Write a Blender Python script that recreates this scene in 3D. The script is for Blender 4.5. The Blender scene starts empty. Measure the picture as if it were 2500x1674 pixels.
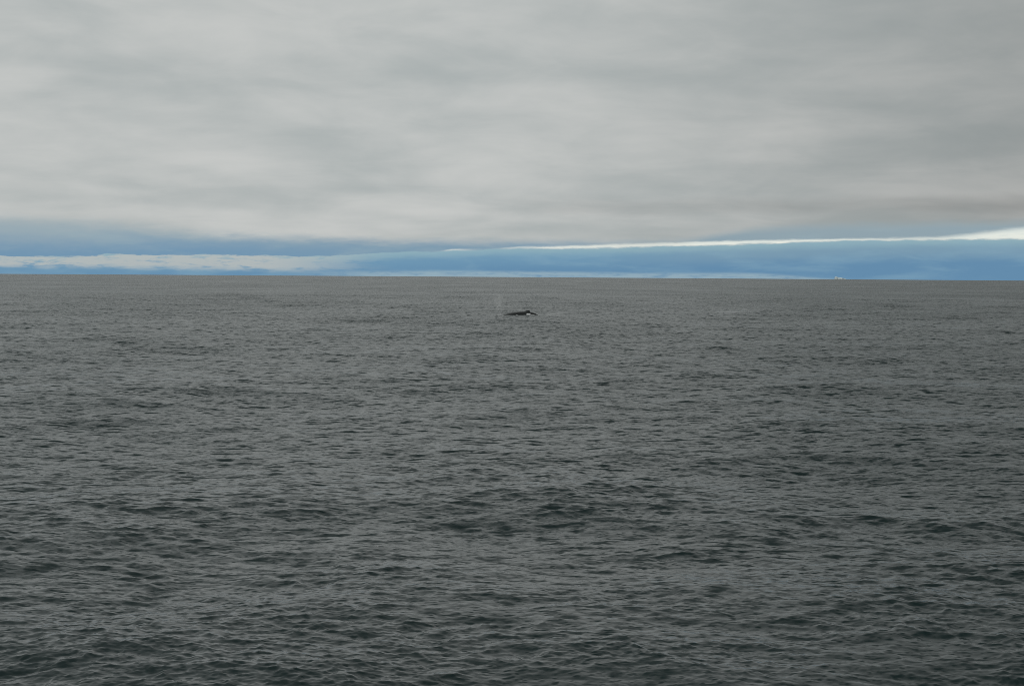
import bpy, math, random
import numpy as np
from mathutils import Matrix, Vector, noise as mnoise

R = math.radians
scene = bpy.context.scene
col = scene.collection
CAM_H = 10.0
EARTH = 6371000.0

# ------------------------------------------------------------------ camera
cam = bpy.data.cameras.new('camera')
cam.sensor_width = 36.0
cam.lens = 18.0 / math.tan(R(20.0))
cam.clip_start = 0.5
cam.clip_end = 60000.0
camo = bpy.data.objects.new('camera', cam)
col.objects.link(camo)
camo.matrix_world = (Matrix.Translation((0, 0, CAM_H)) @
                     Matrix.Rotation(R(90 - 2.78), 4, 'X') @ Matrix.Rotation(R(0.38), 4, 'Z'))
scene.camera = camo

# ------------------------------------------------------------------ view / engine
scene.view_settings.view_transform = 'Standard'
scene.view_settings.look = 'None'
scene.view_settings.gamma = 1.0
scene.view_settings.exposure = 0.0
scene.render.engine = 'CYCLES'
scene.cycles.use_denoising = False
scene.cycles.filter_width = 0.85
scene.cycles.max_bounces = 5
scene.cycles.glossy_bounces = 3
scene.cycles.volume_bounces = 1
scene.cycles.sample_clamp_indirect = 4.0

SUN_EL, SUN_AZ = 38.0, 205.0          # compass style: 0 = +Y (view direction), clockwise


def lin(r, g, b, k=1.0):
    def f(c):
        c /= 255.0
        return c / 12.92 if c <= 0.04045 else ((c + 0.055) / 1.055) ** 2.4
    return (f(r) * k, f(g) * k, f(b) * k, 1.0)


class NT:
    """tiny helper for building node graphs"""
    def __init__(self, tree):
        self.t = tree

    def new(self, typ, **kw):
        n = self.t.nodes.new(typ)
        for k, v in kw.items():
            setattr(n, k, v)
        return n

    def put(self, sock, v):
        if isinstance(v, bpy.types.NodeSocket):
            self.t.links.new(v, sock)
        elif v is not None:
            sock.default_value = v

    def m(self, op, a, b=None, c=None, clamp=False):
        n = self.new('ShaderNodeMath', operation=op, use_clamp=clamp)
        for i, v in enumerate((a, b, c)):
            self.put(n.inputs[i], v)
        return n.outputs[0]

    def vm(self, op, a, b=None):
        n = self.new('ShaderNodeVectorMath', operation=op)
        self.put(n.inputs[0], a)
        if b is not None:
            self.put(n.inputs['Scale'] if op == 'SCALE' else n.inputs[1], b)
        return n.outputs['Value'] if op in ('DOT_PRODUCT', 'LENGTH') else n.outputs['Vector']

    def xyz(self, x, y, z):
        n = self.new('ShaderNodeCombineXYZ')
        for i, v in enumerate((x, y, z)):
            self.put(n.inputs[i], v)
        return n.outputs[0]

    def sep(self, v):
        n = self.new('ShaderNodeSeparateXYZ')
        self.put(n.inputs[0], v)
        return n.outputs

    def ss(self, v, lo, hi, a=0.0, b=1.0):
        n = self.new('ShaderNodeMapRange', interpolation_type='SMOOTHSTEP')
        for i, q in enumerate((v, lo, hi, a, b)):
            self.put(n.inputs[i], q)
        return n.outputs[0]

    def mix(self, f, a, b):
        n = self.new('ShaderNodeMix', data_type='RGBA')
        self.put(n.inputs[0], f)
        self.put(n.inputs[6], a)
        self.put(n.inputs[7], b)
        return n.outputs[2]

    def noise(self, vec, scale, detail=3.0, rough=0.5, dist=0.0, lac=2.0):
        n = self.new('ShaderNodeTexNoise', noise_dimensions='3D')
        self.put(n.inputs['Vector'], vec)
        for k, v in (('Scale', scale), ('Detail', detail), ('Roughness', rough),
                     ('Distortion', dist), ('Lacunarity', lac)):
            self.put(n.inputs[k], v)
        return n.outputs

    def curve(self, x01, pts):
        n = self.new('ShaderNodeFloatCurve')
        c = n.mapping.curves[0]
        n.mapping.use_clip = False
        n.mapping.extend = 'HORIZONTAL'
        while len(c.points) < len(pts):
            c.points.new(0.5, 0.5)
        for p, (a, b) in zip(c.points, pts):
            p.location = (a, b)
            p.handle_type = 'AUTO_CLAMPED'
        n.mapping.update()
        self.put(n.inputs['Value'], x01)
        return n.outputs[0]


# ------------------------------------------------------------------ world: cloud deck over a clear strip at the horizon
world = bpy.data.worlds.new('World')
scene.world = world
world.use_nodes = True
wt = world.node_tree
wt.nodes.clear()
W = NT(wt)
wout = W.new('ShaderNodeOutputWorld')
bg = W.new('ShaderNodeBackground')
bg.inputs['Strength'].default_value = 0.1
wt.links.new(bg.outputs[0], wout.inputs[0])
sky = W.new('ShaderNodeTexSky', sky_type='NISHITA', sun_disc=False)
sky.sun_elevation = R(SUN_EL)
sky.sun_rotation = R(SUN_AZ)
sky.air_density, sky.dust_density, sky.ozone_density = 1.0, 0.6, 1.5

d = W.vm('NORMALIZE', W.new('ShaderNodeTexCoord').outputs['Generated'])
dx, dy, dz = W.sep(d)
el = W.m('MULTIPLY', W.m('ARCSINE', dz), 57.29578)              # elevation, degrees
az = W.m('MULTIPLY', W.m('ARCTAN2', dx, dy), 57.29578)          # azimuth, degrees
az01 = W.m('ADD', W.m('DIVIDE', az, 60.0), 0.5)

# edges of the cloud layers: (azimuth, elevation) in degrees
DECK = [(-20.0, 1.984), (-16.31, 1.829), (-12.29, 1.521), (-8.33, 1.401), (-4.11, 1.295), (-0.02, 1.28), (4.07, 1.319),
        (6.4, 1.40), (8.99, 1.76), (11.6, 1.98), (15.28, 2.052), (20.0, 2.126)]
BANK = [(-20.0, 0.595), (-18.41, 0.567), (-15.15, 0.687), (-10.07, 0.699), (-8.33, 0.671), (-5.7, 0.823), (-3.04, 0.926),
        (-0.02, 1.049), (2.3, 1.061), (5.84, 1.15), (9.34, 1.264), (12.77, 1.391), (16.11, 1.447), (20.0, 1.467)]
STRIP = [(-20.0, 0.595), (-18.41, 0.567), (-15.15, 0.687), (-10.07, 0.699), (-8.33, 0.671), (-5.7, 0.823), (-3.04, 0.935),
         (-2.33, 1.02), (-1.5, 1.02), (-0.02, 1.10), (2.3, 1.185), (5.84, 1.328), (9.34, 1.424), (14.45, 1.535),
         (16.93, 1.625), (18.54, 1.823), (20.0, 1.984)]
LOW = [(-20.0, 0.132), (-15.15, 0.171), (-10.75, 0.119), (-7.28, 0.08), (-4.82, 0.098), (-3.04, 0.125), (1.41, 0.13),
       (5.84, 0.099), (9.34, 0.124), (11.0, 0.04), (12.2, -0.05), (14.45, -0.20), (20.0, -0.30)]


def edge(tab):
    v = W.curve(az01, [(a / 60 + 0.5, e / 4 + 0.1) for a, e in tab])
    return W.m('MULTIPLY', W.m('SUBTRACT', v, 0.1), 4.0)


eD, eB, eS, eL = edge(DECK), edge(BANK), edge(STRIP), edge(LOW)
K = 10.0                                                        # 1 / background strength

# noises: one laid out on a flat cloud base (true perspective), one along the horizon for far banks
flat = W.xyz(W.m('DIVIDE', dx, W.m('ADD', dz, 0.12)), W.m('DIVIDE', dy, W.m('ADD', dz, 0.12)), 0.0)
far = W.xyz(W.m('MULTIPLY', az, 0.22), W.m('MULTIPLY', el, 1.1), 3.0)
nfar = W.noise(far, 1.6, 5.0, 0.55, 0.3)[0]
nfine = W.noise(far, 5.0, 6.0, 0.64, 0.25)[0]
wob = W.m('MULTIPLY', W.m('SUBTRACT', nfine, 0.5), W.ss(az, -12.0, 0.0, 0.34, 0.17))
wob2 = W.m('MULTIPLY', W.m('SUBTRACT', nfar, 0.5), 0.30)
elf = W.m('ADD', el, wob)
elw = W.m('ADD', W.m('ADD', el, wob2), wob)

left = W.ss(az, -10.5, -4.5, 1.0, 0.0)
right = W.ss(az, 1.0, 11.0)

# far air and cloud seen under the deck
above = W.mix(W.ss(W.m('SUBTRACT', elw, eB), 0.0, 1.1), lin(114, 149, 176, K), lin(152, 170, 179, K))
above = W.mix(W.ss(az, -13.0, 0.0, 0.0, 0.6), above, lin(134, 158, 172, K))
above = W.mix(W.m('MULTIPLY', right, 0.7), above, lin(150, 166, 172, K))
above = W.mix(W.m('MULTIPLY', W.ss(nfar, 0.45, 0.75), 0.35), above, lin(150, 172, 182, K))
# the clear slot with sunlit cloud beyond
clear = W.mix(0.78, sky.outputs[0], W.mix(W.ss(nfine, 0.3, 0.7), lin(214, 223, 223, K), lin(232, 235, 230, K)))
# the bank under it
depth = W.m('SUBTRACT', eB, elf)
bank = W.mix(W.ss(depth, -0.02, 0.40), lin(143, 174, 185, K), W.mix(right, lin(110, 150, 178, K), lin(122, 154, 175, K)))
bank = W.mix(W.ss(depth, 0.35, 0.95), bank, lin(100, 140, 172, K))
bank = W.mix(W.m('MULTIPLY', W.ss(nfar, 0.42, 0.72), 0.40), bank, lin(136, 170, 188, K))
whit = W.m('MULTIPLY', W.m('MULTIPLY', left, W.ss(W.m('ADD', W.m('MULTIPLY', nfine, 0.6), W.m('MULTIPLY', nfar, 0.4)), 0.36, 0.52)), W.ss(W.m('SUBTRACT', elw, eL), -0.10, 0.20))
bank = W.mix(W.m('MULTIPLY', whit, 0.9), bank, lin(180, 186, 185, K))
lowr = W.m('MULTIPLY', W.m('SUBTRACT', 1.0, left), W.m('MULTIPLY', W.ss(nfine, 0.2, 0.6), W.ss(W.m('SUBTRACT', eL, elf), -0.07, 0.07)))
bank = W.mix(W.m('MULTIPLY', lowr, 0.75), bank, lin(155, 178, 188, K))
# stack
c = W.mix(W.ss(W.m('SUBTRACT', elf, eB), -0.03, 0.03), bank, above)
slot = W.m('MULTIPLY', W.ss(W.m('SUBTRACT', elf, eB), -0.035, 0.06), W.ss(W.m('SUBTRACT', eS, elf), -0.05, W.ss(az, 12.0, 19.0, 0.07, 0.22)))
c = W.mix(W.m('MULTIPLY', slot, W.ss(W.m('SUBTRACT', eS, eB), -0.01, 0.06)), c, clear)
# the overcast deck
n1 = W.noise(flat, 0.62, 3.0, 0.5, 0.4)[0]
n2 = W.noise(flat, 2.3, 4.0, 0.55, 0.5)[0]
n3 = W.noise(W.xyz(W.m('MULTIPLY', dx, 5.0), W.m('MULTIPLY', dy, 5.0), W.m('MULTIPLY', dz, 16.0)), 2.2, 5.0, 0.55, 0.4)[0]
nd = W.m('ADD', W.m('ADD', W.m('MULTIPLY', n1, 0.58), W.m('MULTIPLY', n2, 0.17)), W.m('MULTIPLY', n3, 0.25))
deck = W.mix(W.ss(nd, 0.35, 0.65), lin(166, 173, 173, K), lin(196, 198, 196, K))
dkb = W.m('SUBTRACT', W.m('ADD', el, W.m('MULTIPLY', wob2, 1.6)), 2.75)
band = W.m('MULTIPLY', W.m('MULTIPLY', W.ss(W.m('ABSOLUTE', dkb), 0.0, 0.55, 1.0, 0.0), W.ss(az, -3.0, 7.0)), W.ss(n1, 0.30, 0.62))
thick = W.ss(W.m('DIVIDE', dx, W.m('ADD', W.m('ABSOLUTE', dy), 0.25)), -0.05, 0.42, 1.03, 0.68)
deck = W.vm('SCALE', deck, W.m('MULTIPLY', thick, W.m('SUBTRACT', 1.0, W.m('MULTIPLY', band, 0.22))))
soft = W.ss(az, -16.0, -4.0, 0.38, 0.24)
fD = W.ss(W.m('SUBTRACT', elw, eD), W.m('MULTIPLY', soft, -1.0), soft)
c = W.mix(fD, c, deck)
wt.links.new(c, bg.inputs['Color'])

# ------------------------------------------------------------------ sun through the overcast
sl = bpy.data.lights.new('sun', 'SUN')
sl.energy = 0.8
sl.angle = R(25)
sl.color = (1.0, 0.96, 0.90)
so = bpy.data.objects.new('sun', sl)
col.objects.link(so)
sd = Vector((math.sin(R(SUN_AZ)) * math.cos(R(SUN_EL)), math.cos(R(SUN_AZ)) * math.cos(R(SUN_EL)), math.sin(R(SUN_EL))))
so.rotation_euler = sd.to_track_quat('Z', 'Y').to_euler()


# ------------------------------------------------------------------ helpers
def mat(name):
    m = bpy.data.materials.new(name)
    m.use_nodes = True
    n = NT(m.node_tree)
    return m, n, m.node_tree.nodes['Principled BSDF']


def tag(o, label=None, cat=None, group=None, kind=None):
    for k, v in (('label', label), ('category', cat), ('group', group), ('kind', kind)):
        if v:
            o[k] = v
    return o


def mesh_obj(name, verts, faces, material, smooth=True):
    me = bpy.data.meshes.new(name)
    me.from_pydata([tuple(v) for v in verts], [], faces)
    me.validate()
    if smooth:
        me.polygons.foreach_set('use_smooth', [True] * len(me.polygons))
    me.materials.append(material)
    o = bpy.data.objects.new(name, me)
    col.objects.link(o)
    return o


# ------------------------------------------------------------------ sea: wave spectrum in bands, sampled on rings
WIND = R(-103.0)                       # waves run towards the camera, a little to the left


def tile(seed, n, L, lmin, lmax, slope_var, rot, spread):
    rng = np.random.default_rng(seed)
    k1 = np.fft.fftfreq(n, L / n) * 2 * np.pi
    kx, ky = np.meshgrid(k1, k1, indexing='ij')
    k = np.hypot(kx, ky)
    k[0, 0] = 1.0
    th = np.arctan2(ky, kx) - (WIND - rot)
    p = np.abs(np.cos(th / 2.0)) ** (2 * spread) + 0.06
    lam = 2 * np.pi / k
    s = k ** -4.0 * p * (lam >= lmin) * (lam <= lmax)
    s[0, 0] = 0
    H = (rng.normal(size=(n, n)) + 1j * rng.normal(size=(n, n))) * np.sqrt(s)
    h = np.fft.ifft2(H).real
    sx = np.fft.ifft2(1j * kx * H).real
    sy = np.fft.ifft2(1j * ky * H).real
    g = math.sqrt(slope_var / (sx.var() + sy.var()))
    X = np.fft.ifft2(1j * kx / k * H).real
    Y = np.fft.ifft2(1j * ky / k * H).real
    return (L, rot, [a.astype(np.float32) * np.float32(g) for a in (h, X, Y)])


def sample(t, x, y):
    L, rot, f = t
    c_, s_ = math.cos(rot), math.sin(rot)
    n = f[0].shape[0]
    u = (c_ * x + s_ * y) / L * n
    v = (-s_ * x + c_ * y) / L * n
    iu, iv = np.floor(u), np.floor(v)
    fu, fv = (u - iu).astype(np.float32), (v - iv).astype(np.float32)
    i0, j0 = iu.astype(np.int64) % n, iv.astype(np.int64) % n
    i1, j1 = (i0 + 1) % n, (j0 + 1) % n
    res = []
    for a in f:
        res.append((a[i0, j0] * (1 - fu) + a[i1, j0] * fu) * (1 - fv) + (a[i0, j1] * (1 - fu) + a[i1, j1] * fu) * fv)
    h, X, Y = res
    return h, c_ * X - s_ * Y, s_ * X + c_ * Y


# (shortest wave, slope variance, tiles)
BANDS = [
    (40.0, 0.0003, [tile(1, 256, 480.0, 40, 95, 0.0003, 0.0, 2.0)]),
    (10.0, 0.0017, [tile(2, 512, 331.0, 10, 40, 0.0017, 0.30, 2.5)]),
    (1.6, 0.0034, [tile(3, 512, 97.0, 1.6, 10, 0.0018, -0.4, 2.0), tile(4, 512, 73.0, 1.6, 10, 0.0016, 0.9, 2.0)]),
    (0.38, 0.0100, [tile(5, 512, 29.0, 0.38, 1.6, 0.0052, 0.2, 1.5), tile(6, 512, 21.7, 0.38, 1.6, 0.0048, 1.2, 1.5)]),
    (0.12, 0.0130, [tile(7, 512, 13.1, 0.12, 0.38, 0.0070, 0.7, 1.2), tile(8, 512, 9.3, 0.12, 0.38, 0.0060, -0.3, 1.2)]),
]
# short waves come in bunches: an uneven envelope over the two shortest bands
ENV = [tile(11, 256, 61.0, 3, 9, 1.0, 0.5, 0.3), tile(12, 256, 173.0, 9, 30, 1.0, 0.1, 0.3)]
LEAN = 0.55                            # crests lean the way the waves run: steep fronts, long backs

HALF = R(25.5)
inner = np.linspace(-HALF, HALF, 840)
t_ = np.linspace(0, 1, 52)[1:-1]
outer = HALF + (2 * math.pi - 2 * HALF) * (t_ + 0.0)
theta = np.concatenate([inner, outer])
dth = np.concatenate([np.full(inner.size, inner[1] - inner[0]), np.full(outer.size, outer[1] - outer[0])])
rr = [5.0]
while rr[-1] < 26000:
    q = rr[-1]
    k_ = 0.025 if q < 29 else (0.0017 if q < 75 else 0.0029 if q < 650 else (0.008 if q < 2500 else 0.03))
    rr.append(q * (1 + k_))
rr = np.array(rr)
drr = np.gradient(rr)
nr, nt_ = rr.size, theta.size
RR, TH = np.meshgrid(rr, theta, indexing='ij')
PX, PY = (RR * np.sin(TH)).ravel(), (RR * np.cos(TH)).ravel()
space = np.maximum(drr[:, None] * np.ones_like(TH), RR * dth[None, :]).ravel()
PZ = -(PX ** 2 + PY ** 2) / (2 * EARTH)
DX, DY, DZ = np.zeros_like(PX), np.zeros_like(PX), np.zeros_like(PX)
lost = np.zeros_like(PX)               # slope variance the mesh is too coarse to carry
env = np.zeros_like(PX)
near = np.nonzero(space < 1.0)[0]
for t in ENV:
    env[near] += 0.45 * sample(t, PX[near], PY[near])[0] / t[2][0].std()
env = np.clip(np.exp(env * 0.6), 0.75, 1.4)
for lmin, var, tiles in BANDS:
    w = np.clip((lmin * 1.25 - space) / (lmin * 0.9), 0, 1) if lmin < 5 else np.clip((lmin * 0.7 - space) / (lmin * 0.5), 0, 1)
    w = w * w * (3 - 2 * w)
    lost += var * (1 - w * w)
    idx = np.nonzero(w > 0)[0]
    if idx.size == 0:
        continue
    wi = w[idx] * (env[idx] if lmin < 1 else 1.0)
    chp = 1.15 if lmin < 1 else 1.1
    for t in tiles:
        h, X, Y = sample(t, PX[idx], PY[idx])
        DZ[idx] += h * wi
        DX[idx] += (X * chp + h * LEAN * math.cos(WIND)) * wi
        DY[idx] += (Y * chp + h * LEAN * math.sin(WIND)) * wi


def swell(x, y):
    z = 0.0
    for lmin, var, tiles in BANDS[:3]:
        for t in tiles:
            z += float(sample(t, np.array([x]), np.array([y]))[0][0])
    return z - (x * x + y * y) / (2 * EARTH)


calm = np.zeros_like(PX)               # smooth slicks left behind on the surface
for ad, rd, hw, hd, k_, bend in ((5.95, 375.0, 3.6, 2.2, 0.9, 0.25), (8.9, 397.0, 6.0, 3.0, 0.6, -0.1), (1.3, 345.0, 5.0, 2.0, 0.6, 0.1), (1.75, 372.0, 2.4, 1.8, 0.6, 0.0)):
    u_ = (np.radians(ad) - np.arctan2(PX, PY)) * rd
    v_ = np.hypot(PX, PY) - rd - bend * u_
    calm = np.maximum(calm, k_ * np.exp(-(u_ / hw) ** 4 - (v_ / hd) ** 2))
co = np.empty((PX.size, 3), np.float32)
co[:, 0], co[:, 1], co[:, 2] = PX + DX, PY + DY, PZ + DZ
ii = np.arange(nr - 1)[:, None] * nt_
jj = np.arange(nt_)[None, :]
j2 = (jj + 1) % nt_
quads = np.stack([ii + jj, ii + nt_ + jj, ii + nt_ + j2, ii + j2], -1).reshape(-1, 4)[:, ::-1].astype(np.int32)
me = bpy.data.meshes.new('sea')
me.vertices.add(co.shape[0])
me.vertices.foreach_set('co', co.ravel())
me.loops.add(quads.size)
me.loops.foreach_set('vertex_index', quads.ravel())
me.polygons.add(quads.shape[0])
me.polygons.foreach_set('loop_start', np.arange(0, quads.size, 4, dtype=np.int32))
me.polygons.foreach_set('loop_total', np.full(quads.shape[0], 4, np.int32))
me.polygons.foreach_set('use_smooth', np.ones(quads.shape[0], bool))
at = me.attributes.new('chop', 'FLOAT', 'POINT')
at.data.foreach_set('value', np.sqrt(lost).astype(np.float32))
at = me.attributes.new('calm', 'FLOAT', 'POINT')
at.data.foreach_set('value', calm.astype(np.float32))
me.update(calc_edges=True)

m_sea, S, b = mat('sea_water')
b.inputs['Base Color'].default_value = (0.0018, 0.0130, 0.0130, 1)
b.inputs['IOR'].default_value = 1.333
geo = S.new('ShaderNodeNewGeometry')
pos = geo.outputs['Position']
chop = S.new('ShaderNodeAttribute', attribute_name='chop').outputs['Fac']
# gusts: patches of rougher and calmer water
gust = S.noise(S.vm('MULTIPLY', pos, (0.012, 0.006, 0.0)), 1.0, 3.0, 0.55)[0]
gust = S.ss(gust, 0.32, 0.68, 0.82, 1.18)
gust = S.m('MULTIPLY', gust, S.m('SUBTRACT', 1.0, S.new('ShaderNodeAttribute', attribute_name='calm').outputs['Fac']))


def slopes(scale, stretch, detail):
    v = S.vm('MULTIPLY', pos, (scale / stretch, scale, 0.0))
    n = S.noise(v, 1.0, detail, 0.55)[1]
    return S.vm('SUBTRACT', n, (0.5, 0.5, 0.5))


def lee(v, lo, k):
    """slopes with sparse steep fronts on the lee side"""
    x, y, z = S.sep(v)
    f = S.m('MULTIPLY', S.m('MAXIMUM', S.m('SUBTRACT', S.m('ABSOLUTE', z), lo), 0.0), -k)
    return S.xyz(S.m('MULTIPLY', x, 0.6), S.m('ADD', S.m('MULTIPLY', y, 0.4), f), 0.0)


rip = S.vm('SCALE', lee(slopes(4.5, 1.7, 2.0), 0.09, 8.0), S.m('MULTIPLY', gust, 0.30))
mid = S.vm('SCALE', lee(slopes(1.1, 1.9, 3.0), 0.08, 8.5), S.m('MULTIPLY', S.m('MULTIPLY', chop, gust), 4.0))
rip2 = S.vm('SCALE', lee(slopes(2.2, 2.0, 3.0), 0.08, 8.0), S.m('MULTIPLY', gust, 0.26))
nrm = S.vm('NORMALIZE', S.vm('ADD', S.vm('ADD', geo.outputs['Normal'], rip2), S.vm('ADD', rip, mid)))
S.put(b.inputs['Normal'], nrm)
rough = S.m('SQRT', S.m('ADD', S.m('MULTIPLY', S.m('MULTIPLY', chop, gust), 0.30), 0.010))
S.put(b.inputs['Roughness'], rough)
me.materials.append(m_sea)
sea = bpy.data.objects.new('sea', me)
col.objects.link(sea)
tag(sea, kind='structure')

# ------------------------------------------------------------------ iceberg on the horizon
m_ice, I, b = mat('glacier_ice')
ni = I.noise(I.new('ShaderNodeTexCoord').outputs['Object'], 0.06, 5.0, 0.6)[0]
I.put(b.inputs['Base Color'], I.mix(I.ss(ni, 0.35, 0.65), (0.58, 0.69, 0.72, 1), (0.64, 0.74, 0.77, 1)))
b.inputs['Roughness'].default_value = 0.7
DB, AB = 13800.0, 13.1
bx, by = DB * math.sin(R(AB)), DB * math.cos(R(AB))
bz = -DB * DB / (2 * EARTH)
prof = [(-54, 5), (-50, 22), (-45, 26), (-36, 25), (-24, 21.5), (-10, 18), (4, 16), (16, 14.5), (28, 11), (40, 7), (48, 5), (55, 2)]
px_ = np.array([p[0] for p in prof], float)
pz_ = np.array([p[1] for p in prof], float)
NX, NP = 60, 22
vs, fs = [], []
for i in range(NX + 1):
    x = -54 + 109.0 * i / NX
    top = float(np.interp(x, px_, pz_))
    wid = 26 + 12 * math.sin(i * 0.21) - 14 * abs(x / 55) ** 2
    for j in range(NP):
        a = j / (NP - 1) * 2 - 1                       # -1 near foot .. 1 far foot, over the top
        e = abs(a)
        z = -8 + (top + 8) * (1 - max(0.0, (e - 0.45) / 0.55) ** 1.6)
        y = math.copysign(min(1.0, (e / 0.6)) ** 0.9, a) * wid * (0.78 + 0.22 * e)
        n = mnoise.fractal(Vector((x * 0.07, a * 2.2, 1.7)), 1.0, 2.0, 4)
        n2_ = mnoise.fractal(Vector((x * 0.2, a * 5.0, 7.7)), 1.0, 2.0, 3)
        vs.append((x + 2 * n2_, y + 1 * n, z + (0.5 * n + 0.2 * n2_) * (1 if z > -6 else 0)))
for i in range(NX):
    for j in range(NP - 1):
        p = i * NP + j
        fs.append((p, p + NP, p + NP + 1, p + 1))
fs.append(tuple(range(NP)))
fs.append(tuple(NX * NP + j for j in reversed(range(NP))))
berg = mesh_obj('iceberg', vs, fs, m_ice)
berg.location = (bx, by, bz)
berg.rotation_euler = (0, 0, -R(AB))
tag(berg, 'small pale iceberg with a sloping top, far off on the horizon', 'iceberg')

# ------------------------------------------------------------------ humpback whale, back and dorsal hump above the surface
m_wh, H, b = mat('wet_whale_skin')
oc = H.new('ShaderNodeTexCoord').outputs['Object']
nw = H.noise(oc, 1.3, 5.0, 0.6)[0]
H.put(b.inputs['Base Color'], H.mix(H.ss(nw, 0.4, 0.75), (0.010, 0.012, 0.012, 1), (0.022, 0.025, 0.025, 1)))
H.put(b.inputs['Roughness'], H.ss(H.noise(oc, 4.0, 4.0)[0], 0.3, 0.7, 0.28, 0.5))
bp = H.new('ShaderNodeBump')
bp.inputs['Strength'].default_value = 0.5
bp.inputs['Distance'].default_value = 0.03
H.put(bp.inputs['Height'], H.noise(oc, 7.0, 4.0, 0.6)[0])
H.put(b.inputs['Normal'], bp.outputs[0])
b.inputs['Specular IOR Level'].default_value = 0.3

S_ = [0.0, 0.3, 0.9, 1.8, 3.0, 4.5, 6.0, 7.5, 8.6, 9.6, 10.4, 11.1, 11.9, 12.5, 12.9, 13.3, 13.6]
TOP = [-1.05, -0.85, -0.62, -0.33, 0.04, 0.36, 0.55, 0.64, 0.66, 0.48, 0.32, 0.10, -0.40, -0.62, -0.74, -0.82, -0.86]
RH = [0.05, 0.35, 0.62, 0.90, 1.12, 1.22, 1.18, 1.02, 0.84, 0.66, 0.50, 0.38, 0.25, 0.15, 0.10, 0.07, 0.03]
RW = [0.05, 0.50, 0.85, 1.10, 1.28, 1.35, 1.28, 1.08, 0.86, 0.64, 0.46, 0.34, 0.26, 0.60, 1.35, 1.95, 1.70]
FIN = [(7.7, 0.0), (8.1, 0.06), (8.5, 0.16), (8.8, 0.28), (9.05, 0.36), (9.34, 0.38), (9.42, 0.30), (9.5, 0.12), (9.62, 0.03), (9.9, 0.0)]
ss_ = sorted(set(np.round(np.linspace(0, 13.6, 69), 3).tolist() + [f[0] for f in FIN]))
NS = 36
vs, fs = [], []
for s in ss_:
    tp, rh, rw = (float(np.interp(s, S_, a)) for a in (TOP, RH, RW))
    fin = float(np.interp(s, [f[0] for f in FIN], [f[1] for f in FIN]))
    knob = 0.015 * math.sin(s * 5.0) if 9.7 < s < 12.0 else 0.0      # knuckles behind the fin
    for j in range(NS):
        a = 2 * math.pi * j / NS
        y, z = rw * math.cos(a), rh * math.sin(a)
        lift = max(0.0, math.cos((a - math.pi / 2) * 4.5)) if abs(a - math.pi / 2) < math.pi / 9 else 0.0
        if lift > 0:
            y *= 1 - 0.55 * lift * min(1.0, fin * 4)
        z += (fin + knob) * lift ** 1.5
        vs.append((s, y, tp - rh + z))
for i in range(len(ss_) - 1):
    for j in range(NS):
        p, q = i * NS + j, i * NS + (j + 1) % NS
        fs.append((p, q, q + NS, p + NS))
fs.append(tuple(range(NS)))
n0 = (len(ss_) - 1) * NS
fs.append(tuple(n0 + j for j in reversed(range(NS))))
vs = [(x - 7.0, y, z) for x, y, z in vs]
WX, WY, WROT = 1.95, 335.0, R(24)
RZ = Matrix.Rotation(WROT, 4, 'Z')
ends = []
for q in (-4.0, 3.7):                  # lie along the local slope of the water
    p = RZ @ Vector((q, -1.2, 0))
    ends.append(swell(WX + p.x, WY + p.y))
WZ = (ends[0] * 3.7 + ends[1] * 4.0) / 7.7 + 0.17
WTILT = math.atan2(ends[1] - ends[0], 7.7)
WM = Matrix.Translation((WX, WY, WZ)) @ RZ @ Matrix.Rotation(-WTILT, 4, 'Y')
whale = mesh_obj('humpback_whale', vs, fs, m_wh)
whale.matrix_world = WM
tag(whale, 'dark humpback whale surfacing, long back and low dorsal fin above grey sea', 'whale')


def wpt(s, y, z):
    """a point given along the whale (s from the snout, y away from the camera) in world space"""
    return WM @ Vector((s - 7.0, y, z))


# ------------------------------------------------------------------ white water at the flank
m_fo, F, b = mat('sea_foam')
nf = F.noise(F.new('ShaderNodeTexCoord').outputs['Object'], 6.0, 4.0, 0.6)[0]
F.put(b.inputs['Base Color'], F.mix(F.ss(nf, 0.3, 0.7), (0.72, 0.76, 0.77, 1), (0.90, 0.91, 0.91, 1)))
b.inputs['Roughness'].default_value = 0.75


def ridge(name, pts, material, seed):
    """lumpy ridge of foam along pts: (s, y, z, half width, height)"""
    vs, fs = [], []
    P = np.array(pts, float)
    u = np.linspace(0, len(pts) - 1, len(pts) * 7)
    Q = np.stack([np.interp(u, np.arange(len(pts)), P[:, k]) for k in range(5)], 1)
    NR = 9
    for i, (s, y, z, w, h) in enumerate(Q):
        for j in range(NR):
            a = math.pi * j / (NR - 1)
            n = mnoise.fractal(Vector((s * 3.0, a * 1.5, seed)), 1.0, 2.0, 4)
            f = 1 + 0.55 * n
            v = wpt(s, y - w * math.cos(a) * f, z - 0.25 + (h * f + 0.25) * math.sin(a))
            vs.append(v)
    for i in range(len(Q) - 1):
        for j in range(NR - 1):
            p = i * NR + j
            fs.append((p, p + NR, p + NR + 1, p + 1))
    c0 = sum(vs, Vector()) / len(vs)
    o = mesh_obj(name, [v - c0 for v in vs], fs, material)
    o.location = c0
    return o


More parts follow.
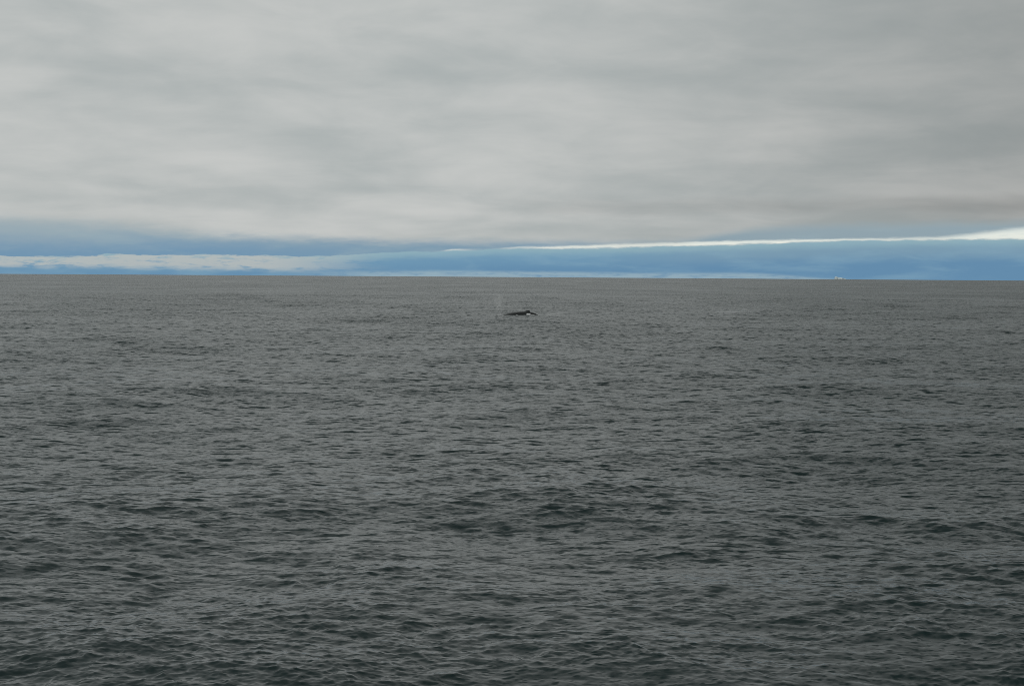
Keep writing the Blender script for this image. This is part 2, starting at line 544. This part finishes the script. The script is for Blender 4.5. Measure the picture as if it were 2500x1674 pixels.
splash = ridge('splash', [(8.15, -0.98, 0.0, 0.04, 0.05), (8.4, -1.0, -0.02, 0.12, 0.26), (8.75, -1.0, -0.06, 0.17, 0.22),
                          (9.1, -0.95, -0.10, 0.14, 0.2), (9.4, -0.88, -0.14, 0.07, 0.11), (10.0, -0.75, -0.18, 0.05, 0.09),
                          (10.5, -0.65, -0.22, 0.03, 0.05)], m_fo, 3.1)
tag(splash, 'bright white splash of water breaking against the whale below its dorsal fin', 'splash')
bow = ridge('bow_wash', [(4.6, -1.30, -0.19, 0.03, 0.02), (5.4, -1.36, -0.15, 0.05, 0.05), (6.3, -1.30, -0.19, 0.04, 0.03),
                         (7.2, -1.16, -0.15, 0.05, 0.05), (7.9, -1.05, -0.19, 0.03, 0.02)], m_fo, 8.4)
tag(bow, 'thin pale line of foam along the waterline of the whale', 'foam')

# ------------------------------------------------------------------ the blow, a thin drifting mist
m_bl = bpy.data.materials.new('breath_mist')
m_bl.use_nodes = True
B = NT(m_bl.node_tree)
m_bl.node_tree.nodes.clear()
ob_ = B.new('ShaderNodeOutputMaterial')
pv = B.new('ShaderNodeVolumePrincipled')
pv.inputs['Color'].default_value = (0.95, 0.96, 0.96, 1)
bo = B.new('ShaderNodeTexCoord').outputs['Object']
bxx, byy, bzz = B.sep(bo)
nb = B.noise(bo, 0.9, 4.0, 0.6, 0.4)[0]
axis = B.m('ADD', B.m('MULTIPLY', bzz, -0.10), 0.0)
rad = B.m('SQRT', B.m('ADD', B.m('POWER', B.m('SUBTRACT', bxx, axis), 2.0), B.m('POWER', byy, 2.0)))
radf = B.m('DIVIDE', rad, B.m('ADD', 0.7, B.m('MULTIPLY', bzz, 0.24)))
den = B.m('MULTIPLY', B.ss(nb, 0.35, 0.7), B.ss(radf, 0.2, 1.0, 1.0, 0.0))
den = B.m('MULTIPLY', den, B.ss(bzz, 3.0, 5.6, 1.0, 0.0))
B.put(pv.inputs['Density'], B.m('MULTIPLY', den, 0.60))
m_bl.node_tree.links.new(pv.outputs[0], ob_.inputs['Volume'])
vs, fs = [], []
NB, NC = 16, 20
for i in range(NB + 1):
    z = -0.3 + 6.1 * i / NB
    r_ = 0.8 + 0.26 * max(z, 0)
    for j in range(NC):
        a = 2 * math.pi * j / NC
        n = 0.08 * mnoise.noise(Vector((math.cos(a) * 2, math.sin(a) * 2, z)))
        vs.append((r_ * (1 + n) * math.cos(a) - 0.10 * z, r_ * (1 + n) * math.sin(a), z))
for i in range(NB):
    for j in range(NC):
        p, q = i * NC + j, i * NC + (j + 1) % NC
        fs.append((p, q, q + NC, p + NC))
fs.append(tuple(reversed(range(NC))))
fs.append(tuple(NB * NC + j for j in range(NC)))
blow = mesh_obj('whale_blow', vs, fs, m_bl)
blow.location = wpt(1.6, 0.0, 0.0)
tag(blow, 'faint misty plume of whale breath hanging over the sea, left of the whale', 'mist')
